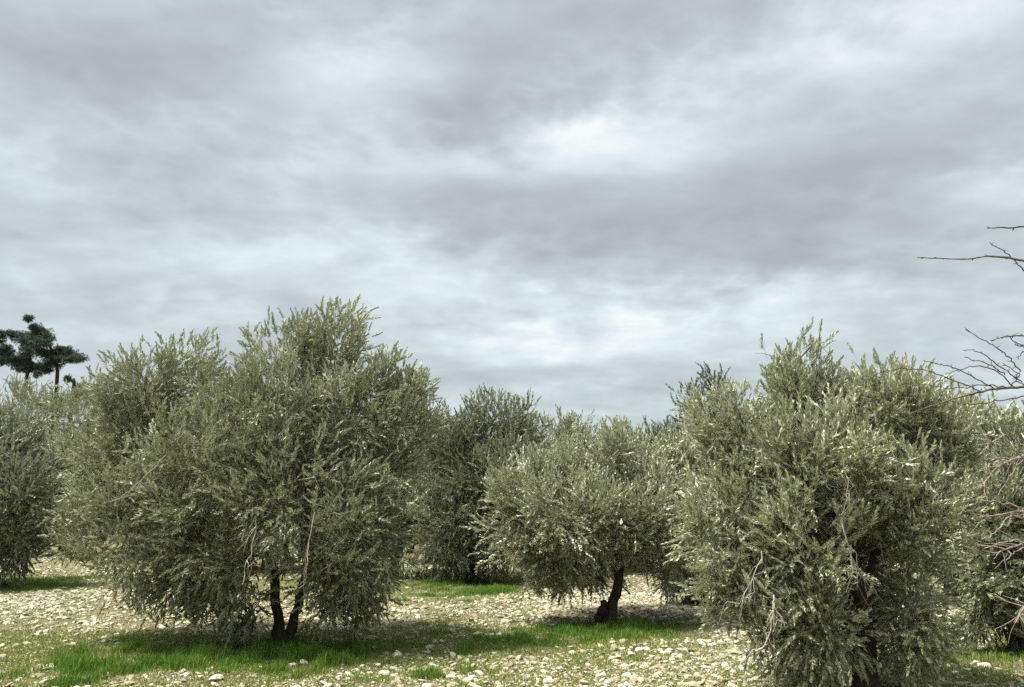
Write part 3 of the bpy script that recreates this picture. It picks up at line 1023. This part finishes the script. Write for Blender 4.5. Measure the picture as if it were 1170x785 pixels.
def blades(mb, x, y, h, w, tint, lean_=.45):
    n = len(x)
    a = rng.uniform(0, 6.283, n)
    side = np.stack([np.cos(a), np.sin(a), np.zeros(n)], -1)
    b = rng.uniform(0, 6.283, n)
    ln = np.stack([np.cos(b), np.sin(b), np.zeros(n)], -1) * (rng.random(n) * lean_)[:, None]
    p0 = np.stack([x, y, hgt(x, y) - .005], -1)
    hh = h[:, None]
    ww = (w / 2)[:, None]
    up = np.array([0, 0, 1.0])
    p1 = p0 + (up * .55 + ln * .35) * hh
    p2 = p0 + (up * .95 + ln * 1.1) * hh
    v = np.stack([p0 - side * ww, p0 + side * ww, p1 + side * ww * .8, p1 - side * ww * .8, p2], 1)
    i = np.arange(n)[:, None] * 5
    mb.add(v.reshape(-1, 3), np.concatenate([i + np.array([0, 1, 2, 3])]), tint)
    mb.add(np.zeros((0, 3)), np.zeros((0, 3), int), .5)
    base_i = i - mb.nv + 0
    # tip triangles share the vertices just added
    mb.f.append((np.arange(n)[:, None] * 5 + np.array([3, 2, 4])) + (mb.nv - 5 * n))
    mb.t.append(np.asarray(tint, np.float32))
    mb.m.append(np.zeros(n, np.int32))
    mb.sm.append(np.zeros(n, bool))


mb = MB()
for cx, cy_, rx, ry, hg, dn in PATCH:
    n = int(4 * rx * ry * 5200 * dn * (1.0 if cy_ < 12 else .6))
    x = cx + rng.uniform(-1.15, 1.15, n) * rx
    y = cy_ + rng.uniform(-1.2, 1.2, n) * ry
    g = grassiness(x, y)
    tuft = np.clip(.55 + .75 * fbm(x, y, 3.5, 31) + .5 * fbm(x, y, 11.0, 32), .06, 1.5)
    k = rng.random(n) < g ** 1.2 * np.clip(1.3 * tuft, 0, 1)
    x, y, tuft, g = x[k], y[k], tuft[k], g[k]
    m = len(x)
    blades(mb, x, y, hg * (.35 + .95 * tuft) * rng.uniform(.5, 1.25, m) * (.5 + .5 * g), rng.uniform(.005, .010, m), np.clip(.42 + .38 * (1 - g) + .22 * fbm(x, y, 2.3, 77) + rng.normal(0, .17, m), 0, 1))
tag(mb.build('grass', M_GRASS), 'lush green grass in strips under the olives', 'grass', kind='stuff')

mb = MB()
for n, d0_, d1_, h_ in ((190000, 6.8, 12.5, .034), (120000, 12.5, 26, .045)):
    x, y = scatter(n, d0_, d1_)
    k = rng.random(n) < np.clip(.68 - .9 * fbm(x, y, .55, 21) + .7 * fbm(x, y, 2.4, 41) - .30 * np.clip(x, -3, 3) / 3, .04, 1)
    x, y = x[k], y[k]
    m = len(x)
    blades(mb, x, y, h_ * rng.uniform(.4, 1.5, m), rng.uniform(.006, .014, m), np.clip(rng.normal(.78, .18, m), 0, 1), .9)
tag(mb.build('weeds', M_GRASS), 'short yellow green weeds between the field stones', 'weeds', kind='stuff')

# ------------------------------------------------------------------ sky and sun
SUN_EL, SUN_AZ = math.radians(64), math.radians(-103)       # azimuth clockwise from +Y
sd = Vector((math.sin(SUN_AZ) * math.cos(SUN_EL), math.cos(SUN_AZ) * math.cos(SUN_EL), math.sin(SUN_EL)))
ld = bpy.data.lights.new('sun', 'SUN')
ld.energy = 4.4
ld.angle = math.radians(13)
ld.color = (1.0, .955, .87)
lo = bpy.data.objects.new('sun', ld)
COL.objects.link(lo)
lo.rotation_euler = sd.to_track_quat('Z', 'Y').to_euler()
lo.location = (-20, -10, 40)

wd = bpy.data.worlds.new('World')
S.world = wd
wd.use_nodes = True
nt = NT(wd.node_tree)
nt.n.clear()
out = nt.new('ShaderNodeOutputWorld')
bg = nt.new('ShaderNodeBackground')
bg.inputs['Strength'].default_value = 0.1
nt.l.new(bg.outputs[0], out.inputs[0])
sky = nt.new('ShaderNodeTexSky', sky_type='NISHITA', sun_disc=False)
sky.sun_elevation = SUN_EL
sky.sun_rotation = SUN_AZ
D = nt.vec('NORMALIZE', nt.new('ShaderNodeTexCoord').outputs['Generated'])
sx = nt.new('ShaderNodeSeparateXYZ')
nt.put(sx.inputs[0], D)
dx, dy, dz = sx.outputs
# cloud deck: direction projected on a flat layer, softened near the horizon
den = nt.math('ADD', nt.math('MAXIMUM', dz, 0.0), 0.20)
cx = nt.new('ShaderNodeCombineXYZ')
nt.put(cx.inputs[0], nt.math('DIVIDE', dx, den))
nt.put(cx.inputs[1], nt.math('DIVIDE', dy, den))
cx.inputs[2].default_value = 3.7
P = cx.outputs[0]
warp = nt.noise(P, 1.9, 7, .60)
warp2 = nt.noise(nt.vec('ADD', P, (7.3, 2.1, 1.0)), 1.9, 7, .60)
# azimuth / elevation in photo pixels at the photo's scale (degrees would do as well)
az = nt.math('ADD', nt.math('ARCTAN2', dx, dy), nt.math('MULTIPLY', nt.math('SUBTRACT', warp, .5), .17))
el = nt.math('ADD', nt.math('ARCSINE', dz), nt.math('MULTIPLY', nt.math('SUBTRACT', warp2, .5), .11))
n1 = nt.noise(nt.vec('MULTIPLY', P, (0.85, 1.9, 1)), 2.1, 8, .55, .25)
n2 = nt.noise(nt.vec('ADD', P, (3.1, 9.2, .5)), 5.0, 7, .6, .3)


# heaped, cauliflower-like relief of the cloud tops (folded noise)
Q = nt.vec('MULTIPLY', D, (1.0, 1.0, 1.9))
bil = None
for k, (sc_, am_) in enumerate(((5.0, .55), (10.5, .28), (22.0, .15), (45.0, .07))):
    b_ = nt.math('MULTIPLY', nt.math('ABSOLUTE', nt.math('SUBTRACT', nt.noise(nt.vec('ADD', Q, (k * 3.3, k * 1.7, k * .9)), sc_, 2, .5, .2), .5)), 4.0 * am_)
    bil = b_ if bil is None else nt.math('ADD', bil, b_)
el = nt.math('ADD', el, nt.math('MULTIPLY', nt.math('SUBTRACT', bil, .3), .045))


def azel(px, py):
    r = unit(ray(px, py))
    return math.atan2(r[0], r[1]), math.asin(r[2])


# banks of thinner (bright) and thicker (dark) cloud: px, py, half sizes in px, tilt, amount
BANKS = [
    (430, 85, 100, 34, .35, .42), (560, 185, 230, 36, .10, .62), (690, 150, 90, 26, -.1, .25), (1050, 45, 160, 45, .15, .55),
    (1160, 210, 90, 22, .05, .40), (660, 385, 150, 34, .0, .62), (480, 310, 160, 30, -.05, .36), (880, 360, 120, 28, .1, .34), (230, 40, 120, 22, 0, .10),
    (100, 250, 160, 45, 0, .12), (920, 165, 110, 18, .0, .22), (330, 245, 60, 40, .3, .18), (770, 85, 60, 25, 0, .15),
    (190, 90, 170, 42, -.15, -.42), (600, 80, 190, 52, .30, -.42), (620, 245, 290, 42, -.05, -.45), (880, 215, 200, 40, .0, -.30), (980, 110, 180, 32, .1, -.30),
    (860, 300, 240, 26, .0, -.28), (640, 428, 150, 18, 0, -.30), (60, 310, 190, 30, 0, -.14), (1060, 330, 120, 32, 0, -.22), (40, 110, 90, 40, 0, -.12),
]
acc = None
for (px, py, wx, wy, tilt, amt) in BANKS:
    a0, e0 = azel(px, py)
    da = nt.math('SUBTRACT', az, a0)
    de = nt.math('SUBTRACT', el, e0)
    de = nt.math('MULTIPLY_ADD', da, -tilt * .9, de)
    qa = nt.math('MULTIPLY', da, F / wx * .95)
    qe = nt.math('MULTIPLY', de, F / wy * 1.0)
    r2 = nt.math('ADD', nt.math('MULTIPLY', qa, qa), nt.math('MULTIPLY', qe, qe))
    g = nt.math('MULTIPLY', nt.math('EXPONENT', nt.math('MULTIPLY', r2, -.7)), amt)
    acc = g if acc is None else nt.math('ADD', acc, g)
val = nt.math('ADD', nt.math('MULTIPLY', nt.math('MULTIPLY', acc, nt.math('ADD', .35, nt.math('MULTIPLY', n2, 1.2))), .70), .43)
val = nt.math('ADD', val, nt.math('MULTIPLY', nt.math('SUBTRACT', n1, .5), .95))
val = nt.math('ADD', val, nt.math('MULTIPLY', nt.math('SUBTRACT', n2, .5), .34))
val = nt.math('ADD', val, nt.math('MULTIPLY', nt.math('SUBTRACT', .30, bil), .50))
val = nt.math('ADD', nt.math('MULTIPLY', nt.math('SUBTRACT', val, .45), .87), .49)
cloud = nt.ramp(val, [(0.0, (1.68, 1.85, 1.90)), (.25, (2.06, 2.28, 2.33)), (.50, (2.55, 2.86, 2.92)), (.78, (3.35, 3.72, 3.86)), (1.0, (4.20, 4.38, 4.22))])
# an overcast sky is brightest overhead
zen = nt.math('ADD', nt.smooth(dz, .72, 1.0, 1.0, 2.2), nt.smooth(nt.vec('DOT_PRODUCT', D, tuple(sd)), .75, 1.0, 0.0, 3.5))
zz = nt.new('ShaderNodeVectorMath', operation='SCALE')
nt.put(zz.inputs[0], cloud)
nt.put(zz.inputs['Scale'], zen)
col = nt.mix(.93, sky.outputs[0], zz.outputs[0])
nt.put(bg.inputs['Color'], col)

# ------------------------------------------------------------------ render settings
S.view_settings.view_transform = 'Standard'
S.view_settings.look = 'None'
S.view_settings.exposure = 1.2
S.view_settings.gamma = 1
S.view_settings.use_curve_mapping = False
cy_ = S.cycles
cy_.max_bounces = 6
cy_.diffuse_bounces = 3
cy_.glossy_bounces = 2
cy_.transmission_bounces = 4
cy_.transparent_max_bounces = 4
cy_.caustics_reflective = False
cy_.caustics_refractive = False
cy_.use_adaptive_sampling = True
cy_.adaptive_threshold = 0.015
cy_.use_denoising = False
